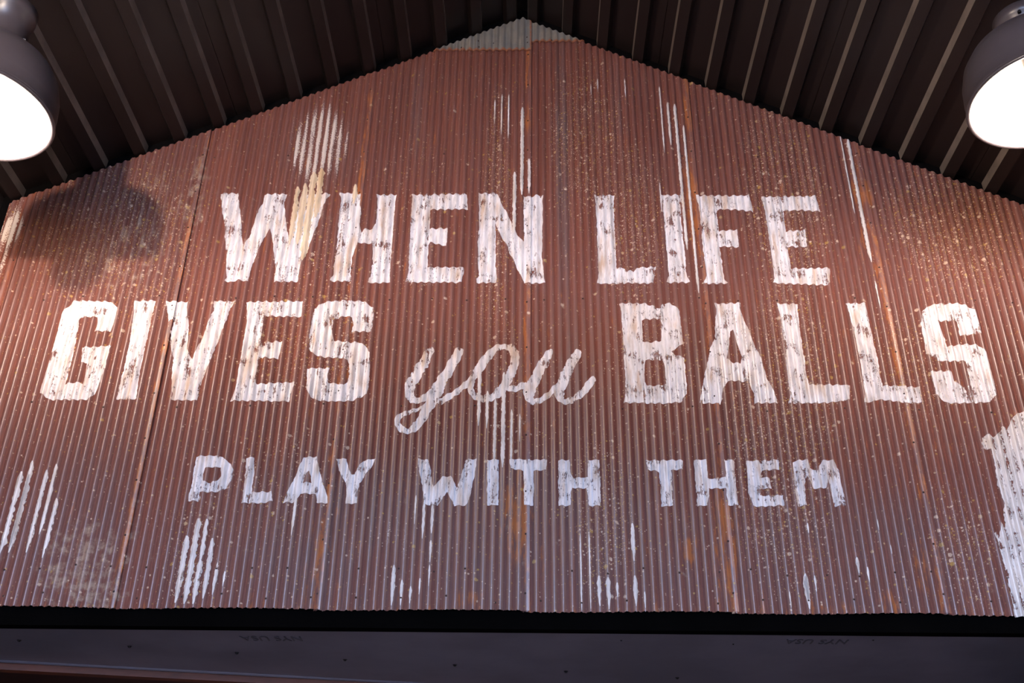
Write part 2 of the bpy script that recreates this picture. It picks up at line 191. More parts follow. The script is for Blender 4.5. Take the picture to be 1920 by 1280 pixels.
BLOBS=[
('white',-0.9039,4.613,0.155,0.268,0.72),
('cream',-0.8978,4.2357,0.083,0.21,0.4),
('white',-1.049,2.7249,0.064,0.066,0.5),
('white',-0.4492,2.8525,0.101,0.097,0.38),
('white',-0.7888,3.267,0.127,0.098,0.22),
('white',-0.8106,2.7083,0.036,0.065,0.2),
('white',-1.6285,3.9426,0.224,0.116,0.1),
('cream',-1.6058,4.0461,0.205,0.228,0.5),
('cream',-1.5267,4.3305,0.19,0.2,0.4),
('cream',-1.3891,4.2069,0.06,0.068,0.55),
('cream',-1.5352,2.7586,0.16,0.183,0.75),
('cream',-1.4451,2.6572,0.099,0.092,0.8),
('cream',-1.5518,2.8346,0.097,0.087,0.6),
('cream',-1.3731,2.8456,0.028,0.259,0.5),
('cream',-1.3918,4.373,0.053,0.337,0.6),
('white',-2.1176,4.1639,0.05,0.109,0.9),
('orange',0.6748,4.2815,0.036,0.372,1.0),
('orange',0.6997,4.8202,0.016,0.173,0.45),
('orange',0.6966,3.6467,0.023,0.193,0.8),
('orange',1.3831,4.3665,0.048,0.17,0.7),
('orange',1.3628,4.0702,0.064,0.132,0.5),
('orange',-0.0406,2.943,0.06,0.192,0.9),
('orange',-0.727,2.7743,0.055,0.134,0.55),
('orange',-0.6853,2.9089,0.037,0.16,0.4),
('orange',0.6799,2.861,0.055,0.258,0.9),
('orange',0.5627,2.822,0.05,0.057,0.8),
('orange',1.3364,2.7624,0.054,0.123,0.6),
('orange',1.2102,2.6516,0.053,0.045,0.7),
('orange',1.3831,2.9927,0.023,0.09,0.6),
('orange',-0.2116,2.64,0.054,0.046,0.4),
('orange',-0.6809,4.0758,0.032,0.257,0.4),
('orange',-0.6862,3.5927,0.026,0.241,0.45),
('orange',-0.0102,4.4475,0.028,0.709,0.3),
('orange',-0.0058,3.4813,0.025,0.355,0.45),
('orange',-1.7565,4.1718,0.038,0.034,0.5),
('orange',-0.4332,2.6111,0.08,0.018,0.6),
('orange',1.0203,2.6214,0.132,0.02,0.6),
('orange',0.9331,2.7685,0.018,0.038,0.6),
('orange',0.6413,2.6272,0.089,0.029,0.5),
('grey',0.1416,4.5053,0.034,0.786,0.7),
('grey',0.1679,3.4373,0.03,0.4,0.35),
('grey',-0.4863,4.8342,0.035,0.322,0.35),
('grey',-0.2876,2.9511,0.028,0.373,0.3),
('grey',-0.6223,2.7283,0.1,0.142,0.3),
('grey',-0.0716,2.8362,0.092,0.237,0.3),
('grey',0.2929,2.7916,0.182,0.183,0.25),
('grey',-0.9255,2.7539,0.146,0.153,0.25),
('grey',0.3851,4.8353,0.018,0.321,0.4),
('grey',-0.8928,4.5613,0.182,0.272,0.3),
('grey',-0.2262,2.797,1.155,0.399,0.6),
('grey',-1.5779,2.8056,0.24,0.424,0.3),
('grey',1.1014,2.7512,0.538,0.33,0.4),
('lichen',-0.1378,4.3763,0.067,0.617,1.0),
('lichen',-0.1399,3.9359,0.074,0.316,0.7),
('lichen',0.2465,4.6524,0.183,0.504,0.8),
('lichen',0.4113,4.2398,0.174,0.443,0.9),
('lichen',1.054,4.3378,0.198,0.561,1.0),
('lichen',1.7044,4.19,0.301,0.377,1.0),
('lichen',1.0065,3.5899,0.141,0.585,0.9),
('lichen',1.4417,3.5576,0.139,0.285,0.6),
('lichen',0.8899,3.1824,0.2,0.561,0.9),
('lichen',0.2611,2.9354,0.13,0.349,0.7),
('lichen',1.4971,2.8481,0.127,0.236,0.7),
('lichen',-1.6892,4.1923,0.374,0.397,0.9),
('lichen',-1.157,2.828,0.111,0.237,0.5),
('lichen',-0.8413,3.6626,0.287,0.322,0.6),
('lichen',-1.5181,3.9815,0.257,0.321,0.6),
('lichen',-0.4741,4.2234,0.164,0.611,0.3),
('lichen',-0.8575,4.0099,0.107,0.295,0.4),
('lichen',0.4725,3.5755,0.211,0.263,0.4),
('lichen',-0.8937,3.0877,0.229,0.233,0.35),
('lichen',-0.0807,3.4809,0.1,0.355,0.3)]

# ------------------------------------------------------------------ helpers
def obj(name, mesh, mat=None, parent=None, smooth=False):
    o = bpy.data.objects.new(name, mesh)
    C.objects.link(o)
    if mat and not mesh.materials:
        mesh.materials.append(mat)
    if parent:
        o.parent = parent
    if smooth:
        for p in mesh.polygons:
            p.use_smooth = True
    return o

def from_bm(name, bm, mat=None, parent=None, smooth=False):
    me = bpy.data.meshes.new(name)
    bm.to_mesh(me); bm.free()
    return obj(name, me, mat, parent, smooth)

def empty(name, loc=(0, 0, 0), parent=None):
    o = bpy.data.objects.new(name, None)
    o.location = loc
    C.objects.link(o)
    if parent:
        o.parent = parent
    return o

def tag(o, label=None, cat=None, group=None, kind=None):
    if label: o['label'] = label
    if cat: o['category'] = cat
    if group: o['group'] = group
    if kind: o['kind'] = kind
    return o

def add_box(bm, x0, x1, y0, y1, z0, z1):
    v = [bm.verts.new(p) for p in ((x0,y0,z0),(x1,y0,z0),(x1,y1,z0),(x0,y1,z0),(x0,y0,z1),(x1,y0,z1),(x1,y1,z1),(x0,y1,z1))]
    for f in ((3,2,1,0),(4,5,6,7),(0,1,5,4),(1,2,6,5),(2,3,7,6),(3,0,4,7)):
        bm.faces.new([v[i] for i in f])

def prism(bm, poly, lo, hi, ax):
    """extrude a closed polygon of (a, b) pairs between lo and hi along axis ax"""
    def P(a, b, c):
        return {'y': (a, c, b), 'z': (a, b, c), 'x': (c, a, b)}[ax]
    n = len(poly)
    A = [bm.verts.new(P(a, b, lo)) for a, b in poly]
    B = [bm.verts.new(P(a, b, hi)) for a, b in poly]
    bm.faces.new(A); bm.faces.new(list(reversed(B)))
    for i in range(n):
        bm.faces.new((A[i], B[i], B[(i+1) % n], A[(i+1) % n]))
    bmesh.ops.recalc_face_normals(bm, faces=bm.faces)

def lathe(profile, seg=48, close=False):
    bm = bmesh.new()
    rings = []
    for r, z in profile:
        if r < 1e-6:
            rings.append([bm.verts.new((0, 0, z))])
        else:
            rings.append([bm.verts.new((r*math.cos(2*math.pi*k/seg), r*math.sin(2*math.pi*k/seg), z)) for k in range(seg)])
    for A, B in zip(rings, rings[1:]):
        for k in range(seg):
            j = (k+1) % seg
            if len(A) == 1 and len(B) == 1: continue
            if len(A) == 1: bm.faces.new((A[0], B[j], B[k]))
            elif len(B) == 1: bm.faces.new((A[k], A[j], B[0]))
            else: bm.faces.new((A[k], A[j], B[j], B[k]))
    bmesh.ops.recalc_face_normals(bm, faces=bm.faces)
    return bm

# ------------------------------------------------------------------ materials
class NT:
    def __init__(s, name):
        s.m = bpy.data.materials.new(name); s.m.use_nodes = True
        s.t = s.m.node_tree; s.b = s.t.nodes['Principled BSDF']
        s.out = s.t.nodes['Material Output']
    def n(s, typ, **kw):
        x = s.t.nodes.new(typ)
        for k, v in kw.items():
            if k == 'ins':
                for a, b in v.items():
                    if hasattr(b, 'is_output'): s.t.links.new(b, x.inputs[a])
                    else: x.inputs[a].default_value = b
            else: setattr(x, k, v)
        return x
    def coord(s, scale=(1, 1, 1)):
        tc = s.n('ShaderNodeTexCoord')
        mp = s.n('ShaderNodeMapping', ins={0: tc.outputs['Object'], 'Scale': scale})
        return mp.outputs[0]
    def noise(s, vec, scale, detail=3, rough=.55, lo=None, hi=None, dist=0):
        x = s.n('ShaderNodeTexNoise', ins={'Vector': vec, 'Scale': scale, 'Detail': detail, 'Roughness': rough, 'Distortion': dist})
        return s.ramp(x.outputs[0], lo, hi) if lo is not None else x.outputs[0]
    def ramp(s, v, lo, hi):
        r = s.n('ShaderNodeMapRange', interpolation_type='SMOOTHSTEP', ins={0: v, 1: lo, 2: hi})
        return r.outputs[0]
    def math(s, op, a, b=0.0, c=0.0):
        return s.n('ShaderNodeMath', operation=op, ins={0: a, 1: b, 2: c}).outputs[0]
    def mix(s, f, a, b):
        x = s.n('ShaderNodeMix', data_type='RGBA')
        for sock, v in (('Factor_Float', f), ('A_Color', a), ('B_Color', b)):
            i = next(q for q in x.inputs if q.identifier == sock)
            if hasattr(v, 'is_output'): s.t.links.new(v, i)
            else: i.default_value = v if sock == 'Factor_Float' else (*v, 1)
        return next(q for q in x.outputs if q.identifier == 'Result_Color')
    def set(s, **kw):
        for k, v in kw.items():
            i = s.b.inputs[k.replace('_', ' ')]
            if hasattr(v, 'is_output'): s.t.links.new(v, i)
            else: i.default_value = v if not isinstance(v, tuple) or len(v) == 4 else (*v, 1)
        return s
    def bump(s, h, strength=.3, dist=.002):
        b = s.n('ShaderNodeBump', ins={'Height': h, 'Strength': strength, 'Distance': dist})
        s.t.links.new(b.outputs[0], s.b.inputs['Normal'])

def mat_plain(name, col, rough=.5, metal=0., spec=.5, var=.25, scale=6., stretch=(1, 1, 1)):
    m = NT(name)
    v = m.coord(stretch)
    f = m.noise(v, scale, 4, .6, .3, .7)
    m.set(Base_Color=m.mix(f, tuple(c*(1-var) for c in col), tuple(c*(1+var) for c in col)),
          Roughness=rough, Metallic=metal, Specular_IOR_Level=spec)
    return m.m

def mat_rust():
    m = NT('rusted_iron')
    a1 = m.n('ShaderNodeAttribute', attribute_name='stain')
    a2 = m.n('ShaderNodeAttribute', attribute_name='growth')
    s1 = m.n('ShaderNodeSeparateColor', ins={0: a1.outputs['Color']})
    s2 = m.n('ShaderNodeSeparateColor', ins={0: a2.outputs['Color']})
    white, cream, orange = s1.outputs[0], s1.outputs[1], s1.outputs[2]
    lichen, grey, tint = s2.outputs[0], s2.outputs[1], s2.outputs[2]
    flat = m.coord((1, 0, 1)); tall = m.coord((1, 0, .07)); mid = m.coord((1, 0, .3))
    streak = m.noise(tall, 14, 3, .5, .25, .78)
    cloud = m.noise(flat, 3.2, 5, .6, .3, .7)
    fine = m.noise(flat, 170, 3, .6, .25, .75)
    col = m.mix(streak, (0.150, 0.047, 0.032), (0.225, 0.075, 0.050))
    col = m.mix(m.math('MULTIPLY', cloud, .45), col, (0.150, 0.062, 0.052))
    col = m.mix(m.math('MULTIPLY', fine, .30), col, (0.105, 0.035, 0.026))
    col = m.mix(m.math('MULTIPLY', tint, .6), col, (0.115, 0.050, 0.042))
    gs = m.noise(tall, 40, 3, .6, .35, .65)
    col = m.mix(m.math('MULTIPLY', grey, m.math('MULTIPLY_ADD', gs, .6, .35)), col, (0.115, 0.082, 0.080))
    # orange rust runs
    on = m.noise(m.coord((1, 0, .16)), 48, 5, .7)
    om = m.ramp(m.math('ADD', orange, m.math('MULTIPLY_ADD', on, 5.0, -2.5)), .45, 1.3)
    col = m.mix(m.math('MULTIPLY', om, .8), col, (0.36, 0.115, 0.034))
    # cream bloom
    cn = m.noise(flat, 24, 6, .72)
    cm = m.ramp(m.math('ADD', cream, m.math('MULTIPLY_ADD', cn, 5.0, -2.5)), .45, 1.3)
    col = m.mix(m.math('MULTIPLY', cm, .62), col, (0.36, 0.26, 0.19))
    # lichen, two sizes
    spots = None
    WOB = m.math('MULTIPLY_ADD', m.noise(flat, 260, 1), .35, -.17)
    for sc, prob, rmax, gain in ((46, .36, .45, .9), (95, .78, .48, .95), (190, .85, .55, .85)):
        vo = m.n('ShaderNodeTexVoronoi', feature='F1', ins={'Vector': m.coord((1, 0, 1)), 'Scale': sc, 'Randomness': 1.})
        cs = m.n('ShaderNodeSeparateColor', ins={0: vo.outputs['Color']})
        on_ = m.math('LESS_THAN', cs.outputs[0], m.math('MULTIPLY', lichen, prob))
        size = m.math('MULTIPLY_ADD', cs.outputs[1], rmax*.6, rmax*.25)
        wob = WOB
        inside = m.ramp(m.math('SUBTRACT', size, m.math('ADD', vo.outputs['Distance'], wob)), 0., .12)
        k = m.math('MULTIPLY', on_, inside)
        lc = m.mix(m.ramp(cs.outputs[2], .45, .75), (0.56, 0.40, 0.29), (0.40, 0.24, 0.07))
        col = m.mix(m.math('MULTIPLY', k, gain*.85), col, lc)
        spots = k if spots is None else m.math('MAXIMUM', spots, k)
    # splashed whitewash
    wnz = m.noise(flat, 150, 5, .75); wst = m.noise(tall, 60, 3, .6)
    wv = m.math('ADD', white, m.math('ADD', m.math('MULTIPLY_ADD', wnz, 1.5, -.75), m.math('MULTIPLY_ADD', wst, 1.0, -.5)))
    wm = m.ramp(wv, .46, .60)
    col = m.mix(m.math('MULTIPLY', wm, .9), col, (0.66, 0.55, 0.47))
    dull = m.math('MAXIMUM', m.math('MAXIMUM', spots, wm), cm)
    rg = m.math('ADD', m.math('MULTIPLY_ADD', m.noise(flat, 60, 3), .16, .33), m.math('MULTIPLY', dull, .25))
    sx = m.n('ShaderNodeSeparateXYZ', ins={0: m.coord()}).outputs[0]
    crest = m.math('MULTIPLY_ADD', m.math('COSINE', m.math('MULTIPLY', sx, 2 * math.pi / PITCH)), .5, .5)
    rub = m.ramp(crest, .15, .75)          # crests rubbed smooth, hollows rough with scale
    rg = m.math('ADD', rg, m.math('MULTIPLY', m.math('SUBTRACT', 1.0, rub), .38))
    m.set(Base_Color=col, Roughness=rg, Specular_IOR_Level=m.math('MULTIPLY_ADD', rub, .95, .05))
    m.bump(m.math('ADD', m.noise(flat, 90, 5, .7), m.math('MULTIPLY', spots, .6)), .22, .002)
    return m.m

def mat_galv():
    m = NT('weathered_galvanised_iron')
    a1 = m.n('ShaderNodeAttribute', attribute_name='stain')
    s1 = m.n('ShaderNodeSeparateColor', ins={0: a1.outputs['Color']})
    flat = m.coord((1, 0, 1)); tall = m.coord((1, 0, .08))
    f = m.noise(tall, 28, 4, .6, .3, .7)
    col = m.mix(f, (0.15, 0.14, 0.125), (0.24, 0.20, 0.155))
    f2 = m.noise(flat, 14, 5, .65, .4, .7)
    col = m.mix(m.math('MULTIPLY', f2, .6), col, (0.11, 0.10, 0.095))
    om = m.ramp(m.math('ADD', s1.outputs[2], m.math('MULTIPLY_ADD', m.noise(flat, 40, 4, .6), .8, -.4)), .3, .6)
    col = m.mix(om, col, (0.27, 0.095, 0.045))
    m.set(Base_Color=col, Roughness=.55, Specular_IOR_Level=.5)
    m.bump(m.noise(flat, 90, 4, .6), .15, .002)
    return m.m

def mat_paint(name, col, stain, wear, speck, crests=0.0):
    """brushed paint worn through to the rust"""
    m = NT(name)
    flat = m.coord((1, 0, 1)); tall = m.coord((1, 0, .16)); oi = m.n('ShaderNodeObjectInfo')
    off = m.n('ShaderNodeVectorMath', operation='SCALE', ins={0: (13.1, 0, 7.7), 'Scale': oi.outputs['Random']})
    tall = m.n('ShaderNodeVectorMath', operation='ADD', ins={0: tall, 1: off.outputs[0]}).outputs[0]
    b = m.noise(tall, 95, 5, .68)
    big = m.noise(flat, 15, 3, .6)
    fl = m.noise(m.coord((1, 0, .5)), 190, 4, .7)
    gap = m.math('ADD', m.math('ADD', m.math('MULTIPLY_ADD', b, 1., -.5), m.math('MULTIPLY_ADD', big, .95, -.475)), m.math('MULTIPLY_ADD', fl, speck, -.5*speck))
    if crests:                              # dragged paint that caught on the crests only
        sx = m.n('ShaderNodeSeparateXYZ', ins={0: m.coord()}).outputs[0]
        gap = m.math('ADD', gap, m.math('MULTIPLY_ADD', m.math('COSINE', m.math('MULTIPLY', sx, 2 * math.pi / PITCH)), -crests, 0.0))
    alpha = m.math('SUBTRACT', 1.0, m.ramp(gap, wear, wear + .17))
    st = m.math('MULTIPLY', m.noise(tall, 34, 4, .6, .44, .66), m.noise(flat, 6, 3, .5, .40, .60))
    thin = m.noise(tall, 60, 4, .6, .38, .7)
    c = m.mix(m.math('MULTIPLY', thin, .75), col, tuple(k*.52 for k in col))
    c = m.mix(m.math('MULTIPLY', st, .7), c, stain)
    m.set(Base_Color=c, Roughness=.38, Specular_IOR_Level=.6)
    tr = m.n('ShaderNodeBsdfTransparent')
    mx = m.n('ShaderNodeMixShader', ins={0: alpha, 1: tr.outputs[0], 2: m.b.outputs[0]})
    m.t.links.new(mx.outputs[0], m.out.inputs['Surface'])
    return m.m

def mat_emit(name, col, strength):
    m = NT(name)
    m.set(Base_Color=(.9, .85, .8), Emission_Color=col, Emission_Strength=strength, Roughness=.3)
    return m.m

M_RUST = mat_rust()
M_GALV = mat_galv()
M_PAINT = mat_paint('white_sign_paint', (0.80, 0.72, 0.70), (0.46, 0.27, 0.14), .055, .62)
M_STREAK = mat_paint('splashed_white_paint', (0.74, 0.65, 0.60), (0.55, 0.40, 0.28), .10, 1.0, .14)
M_CREAM = mat_paint('splashed_cream_paint', (0.76, 0.58, 0.40), (0.55, 0.33, 0.15), .22, .7)
M_ROOF = mat_plain('dark_painted_roof_metal', (0.0125, 0.0080, 0.0072), .42, 0, .35, .25, 5, (1, .15, 1))
M_LIT_WEB = mat_plain('lit_roof_web_metal', (0.16, 0.13, 0.11), .45, 0, .5, .25, 9)  # paler than the roof: lamp light on centre-facing webs put into the colour
M_STAMP = mat_plain('stamped_soffit_metal', (0.075, 0.070, 0.09), .45, 0, .4, .1)
M_SIDE = mat_plain('dark_painted_wall_metal', (0.030, 0.022, 0.022), .5, 0, .4, .2, 4)
M_BACK = mat_plain('black_gable_board', (0.002, 0.0015, 0.0015), .9, 0, .05)
M_BLACK = mat_plain('black_painted_steel', (0.0010, 0.0008, 0.0008), .9, 0, .02)
M_SOFFIT = mat_plain('dark_coated_soffit_metal', (0.155, 0.150, 0.20), .36, 0, .5, .18, 3)
M_WOOD = mat_plain('red_brown_stained_wood', (0.13, 0.035, 0.016), .5, 0, .4, .35, 7, (.2, 3, 3))
M_DWOOD = mat_plain('dark_brown_stained_wood', (0.040, 0.012, 0.007), .6, 0, .4, .35, 7, (3, 3, .2))
M_SCREW = mat_plain('blackened_screw_steel', (0.010, 0.008, 0.008), .4, .6, .5)
M_NAIL = mat_plain('rusted_nail_steel', (0.035, 0.014, 0.009), .6, .2, .4)
M_SHADE = mat_plain('dark_enamelled_lamp_steel', (0.055, 0.045, 0.050), .35, 0, .5, .08)
M_ENAMEL = mat_plain('white_enamel', (0.86, 0.82, 0.76), .35, 0, .5, .03)
M_GLOBE = mat_emit('lit_opal_glass', (1.0, .82, .68, 1), LAMP_POWER)
M_GLOBE2 = mat_emit('lit_opal_glass_globe', (1.0, .80, .64, 1), RIDGE_POWER)
M_FLOOR = mat_plain('concrete_floor', (0.36, 0.33, 0.32), .6, 0, .4, .2, 2)
M_GROUND = mat_plain('gravel_ground', (0.16, 0.14, 0.13), .9, 0, .2, .3, 8)

# ------------------------------------------------------------------ the shell
YB = -6.9
bm = bmesh.new(); add_box(bm, -2.32, 2.30, YB, 5.4, -.12, 0)
tag(from_bm('floor', bm, M_FLOOR), kind='structure', label='grey concrete floor of the shed')
bm = bmesh.new(); add_box(bm, -40, 40, -70, YB - .001, -.16, -.02)
tag(from_bm('ground', bm, M_GROUND), kind='structure', label='gravel ground outside the open end of the shed')
for nm, x0, x1 in (('wall_left', -2.30, -2.20), ('wall_right', 2.17, 2.27)):
    zt = roof_z(x1 if x0 < 0 else x0) + .05
    bm = bmesh.new(); add_box(bm, x0, x1, YB, 5.4, 0, zt)
    tag(from_bm(nm, bm, M_SIDE), kind='structure', label='dark painted side wall below the roof ' + ('beside the word GIVES' if x0 < 0 else 'beside the word BALLS'))

# ceiling: deck boards above, ribbed metal panels below
NX = 2.34
bm = bmesh.new()
prism(bm, [(-NX, roof_z(-NX) + .075), (RX, RZ + .075), (NX, roof_z(NX) + .075), (NX, roof_z(NX) + .13), (RX, RZ + .13), (-NX, roof_z(-NX) + .13)], YB, 5.4, 'y')
ceiling = tag(from_bm('ceiling', bm, M_ROOF), kind='structure', label='dark ribbed metal roof underside rising to the ridge')
RIBP = 0.158
def roof_panels(side):
    s = SL if side < 0 else SR
    ln = math.hypot(1, s); nx_, nz_ = (side * s / ln, 1 / ln)       # outward normal
    def P(d, h):     # d: horizontal distance from the ridge, h: height above the gable line along the normal
        return (RX + side * d + nx_ * h, RZ - s * d + nz_ * h)
    first = (1.166 + RX) % RIBP if side < 0 else (1.252 - RX) % RIBP
    bare = [(0.0, .045)]
    d = first
    k = 0
    cur = [P(0.004, .045)]
    lit_web = []
    def flush(cur, lit_web):
        if len(cur) < 3: return
        bm = bmesh.new()
        A = [bm.verts.new((x, YB, z)) for x, z in cur]; B = [bm.verts.new((x, 3.511, z)) for x, z in cur]
        A2 = [bm.verts.new((x, YB, z + .0012)) for x, z in cur]; B2 = [bm.verts.new((x, 3.511, z + .0012)) for x, z in cur]
        for i in range(len(cur) - 1):
            f = bm.faces.new((A[i], A[i+1], B[i+1], B[i]))
            if i in lit_web: f.material_index = 1  # only the web facing the ridge gets the painted lit tone
            bm.faces.new((A2[i], B2[i], B2[i+1], A2[i+1]))
            bm.faces.new((A[i], A2[i], A2[i+1], A[i+1])); bm.faces.new((B[i], B[i+1], B2[i+1], B2[i]))
        for i in (0, len(cur) - 1):
            bm.faces.new((A[i], B[i], B2[i], A2[i]))
        bmesh.ops.recalc_face_normals(bm, faces=bm.faces)
        o = from_bm('roof_panel', bm, M_ROOF, ceiling)
        o.data.materials.append(M_LIT_WEB)
    while d < 2.24:
        cur += [P(d - .0185, .045), P(d, .008), P(d + .042, .008), P(d + .044, .045)]; lit_web.append(len(cur) - 4)
        k += 1; d += RIBP
        if k % 4 == 0:
            cur.append(P(d - .06, .045)); flush(cur, lit_web); cur = [P(d - .058, .045)]; lit_web.clear()
    cur.append(P(2.28, .045)); flush(cur, lit_web)
roof_panels(-1); roof_panels(1)

# unseen beam added to keep lamp light off the lower gable: web, two flanges
bm = bmesh.new()
prism(bm, [(y + .30, z) for y, z in ((-.06, 3.47), (.06, 3.47), (.06, 3.485), (.008, 3.485), (.008, 3.755), (.06, 3.755), (.06, 3.77), (-.06, 3.77), (-.06, 3.755), (-.008, 3.755), (-.008, 3.485), (-.06, 3.485))], -2.2, 2.17, 'x')
tag(from_bm('light_blocker_beam', bm, M_SIDE), kind='structure', label='added dark beam out of view, blocking lamp light from the lower gable')

# ------------------------------------------------------------------ gable wall
bm = bmesh.new()
prism(bm, [(-2.2, ZB + .01), (2.17, ZB + .01), (2.17, roof_z(2.17) + .08), (RX, RZ + .08), (-2.2, roof_z(-2.2) + .08)], WY + .012, WY + .06, 'y')
wall = tag(from_bm('wall_back', bm, M_BACK), kind='structure',
           label='gable wall clad in rusted corrugated iron sheets with white hand-painted lettering')

def blob_fields(X, Z, crest):
    f = {k: np.zeros_like(X) for k in ('white', 'cream', 'orange', 'grey', 'lichen')}
    for kind, cx, cz, hx, hz, s in BLOBS:
        d = np.sqrt(((X - cx) / (hx * 1.25)) ** 2 + ((Z - cz) / (hz * 1.25)) ** 2)
        w = np.clip((1.0 - d) / .65, 0, 1); w = w * w * (3 - 2 * w) * s
        f[kind] = np.maximum(f[kind], w)
    f['white'] = f['white'] * (.45 + .55 * crest)
    f['lichen'] = np.maximum(f['lichen'], .10)
    return f

def sheet(name, xs, i, zlo, zhi, nrow, mat, dy=0.0, tint=0.0, galv=False, extra=None):
    nx = len(xs)
    X = np.repeat(np.array(xs)[:, None], nrow + 1, 1)
    zl = np.array([zlo(x) for x in xs]); zh = np.array([zhi(x) for x in xs])
    T = np.linspace(0, 1, nrow + 1)[None, :]
    Z = zl[:, None] + (zh - zl)[:, None] * T
    Yc = np.array([surf(x, i) + dy for x in xs])
    Y = np.repeat(Yc[:, None], nrow + 1, 1)
    V = np.stack([X, Y, Z], -1).reshape(-1, 3)
    idx = np.arange(nx * (nrow + 1)).reshape(nx, nrow + 1)
    F = np.stack([idx[:-1, :-1], idx[1:, :-1], idx[1:, 1:], idx[:-1, 1:]], -1).reshape(-1, 4)
    me = bpy.data.meshes.new(name)
    me.from_pydata(V.tolist(), [], F.tolist())
    crest = .5 + .5 * np.cos(2 * np.pi * X / PITCH)
    f = blob_fields(X, Z, crest)
    if extra: extra(f, X, Z)
    n = V.shape[0]
    for an, ch in (('stain', ('white', 'cream', 'orange')), ('growth', ('lichen', 'grey', None))):
        a = me.color_attributes.new(an, 'FLOAT_COLOR', 'POINT')
        buf = np.ones((n, 4), np.float32)
        for k, c in enumerate(ch):
            buf[:, k] = f[c].reshape(-1) if c else tint
        a.data.foreach_set('color', buf.reshape(-1))
    o = obj(name, me, mat, wall, smooth=True)
    bmx = bmesh.new(); bmx.from_mesh(me)
    for e in bmx.edges:
        if len(e.link_faces) == 1: e.smooth = False
    bmx.to_mesh(me); bmx.free()
    so = o.modifiers.new('sheet_thickness', 'SOLIDIFY'); so.thickness = .0009; so.offset = -1
    return o

def ncols(a, b):
    k0, k1 = round(a / COL), round(b / COL)
    return [k * COL for k in range(k0, k1 + 1)]

tints = [.0, .55, .0, .10, .0, .15, .25, .5]
NAILME = None
def nail_mesh():
    me = bpy.data.meshes.new('nail')
    b = lathe([(0, .0022), (.0022, .0018), (.0036, .0004), (.0036, -.004)], 8)
    b.to_mesh(me); b.free(); me.materials.append(M_NAIL)
    return me
NAILME = nail_mesh()
sheets = []
for i in range(len(SEAMS) - 1):
    a, b = SEAMS[i], SEAMS[i + 1]
    xs = ncols(a - (.022 if i else 0), b)
    r = random.Random(40 + i)
    cut = {x: r.uniform(-.0018, .0018) for x in xs}
    lo = lambda x, i=i: ZB + .003 * math.sin(7 * x + i) + cut[x]
    if i == 7: hi = lambda x: roof_z(SEAMS[7]) - .006
    else: hi = lambda x: roof_z(x) - .002 + cut[x]
    def extra(f, X, Z, a=a, b=b, i=i):
        band = np.clip((X - (b - .030)) / .006, 0, 1)
        wob = np.array([noise.noise(Vector((0, z * 2.3, i * 3.1))) for z in Z[0]])[None, :]
        if 0 < i < 6: f['orange'] = np.maximum(f['orange'], band * (.62 + .40 * wob))
        edge = np.clip(1 - (Z - ZB) / .035, 0, 1)
        f['orange'] = np.maximum(f['orange'], edge * .5)
        if i == 0:
            f['white'] = np.maximum(f['white'], .42 * np.clip((a + .075 - X) / .02, 0, 1))
            f['orange'] = np.maximum(f['orange'], .35 * np.clip((X - a - .06) / .02, 0, 1))
        f['lichen'] = np.where(X > a + .0, f['lichen'], f['lichen'])
    o = sheet('corrugated_sheet', xs, i, lo, hi, 92, M_RUST, 0, tints[i], extra=extra)
    sheets.append(o)

# nails: rows across every sheet, a column down each lap
def nail(x, z):
    i = sheet_of(x)
    o = bpy.data.objects.new('nail', NAILME); C.objects.link(o)
    o.parent = sheets[i]
    o.location = (x, surf(x) - .0004, z); o.rotation_euler = (math.radians(90), 0, 0)
crestx = [k * PITCH for k in range(-71, 70)]
for z, step, ph in ((2.742, 4, 0), (2.642, 5, 2), (3.36, 9, 1), (3.83, 5, 3), (4.55, 11, 4)):
    for x in crestx[ph::step]:
        x += rnd.choice((0, 0, 0, .5)) * PITCH
        zz = z + rnd.uniform(-.012, .012)
        if XL + .03 < x < XR - .05 and zz < roof_z(x) - .05 and rnd.random() < .85 and all(abs(x - s) > .02 for s in SEAMS):
            nail(x, zz)
for s in SEAMS[1:7]:
    z = ZB + .06
    while z < roof_z(s) - .06:
        nail(s - .014, z + rnd.uniform(-.02, .02)); z += .19

# galvanised pieces under the ridge
def ridge_piece(x0, x1, zlow, i, rag):
    xs = ncols(x0, x1)
    r = random.Random(int(rag * 99))
    j = {x: r.uniform(-.003, .003) for x in xs}
    def ex(f, X, Z):
        f['orange'] = np.clip(1 - (Z - zlow) / .030, 0, 1) * .75
        f['orange'] = np.maximum(f['orange'], np.clip((X - (x1 - .012)) / .006, 0, 1) * (.55 if i == 3 else 0))
    lo = lambda x: min(zlow + j[x], roof_z(x) - .004)
    o = sheet('galvanised_ridge_sheet', xs, i, lo, lambda x: roof_z(x) - .0005, 10, M_GALV, -.006, 0, True, ex)
    tag(o, 'pale grey galvanised sheet end under the ridge')
    return o
xa = RX - (RZ - 5.1665) / SL; xb = RX + (RZ - 5.2237) / SR
g1 = ridge_piece(snap(xa + .006), SEAMS[4], 5.1665, 3, 1)
g2 = ridge_piece(SEAMS[4], snap(xb - .006), 5.2237, 4, 2)
for x, z in ((-.31, 5.185), (-.235, 5.225), (-.232, 5.19), (-.165, 5.215), (-.01, 5.215), (-.012, 5.25), (.10, 5.235)):
    o = bpy.data.objects.new('nail', NAILME); C.objects.link(o); o.parent = g1 if x < .006 else g2
    o.location = (x, surf(x) - .0066, z); o.rotation_euler = (math.radians(90), 0, 0)

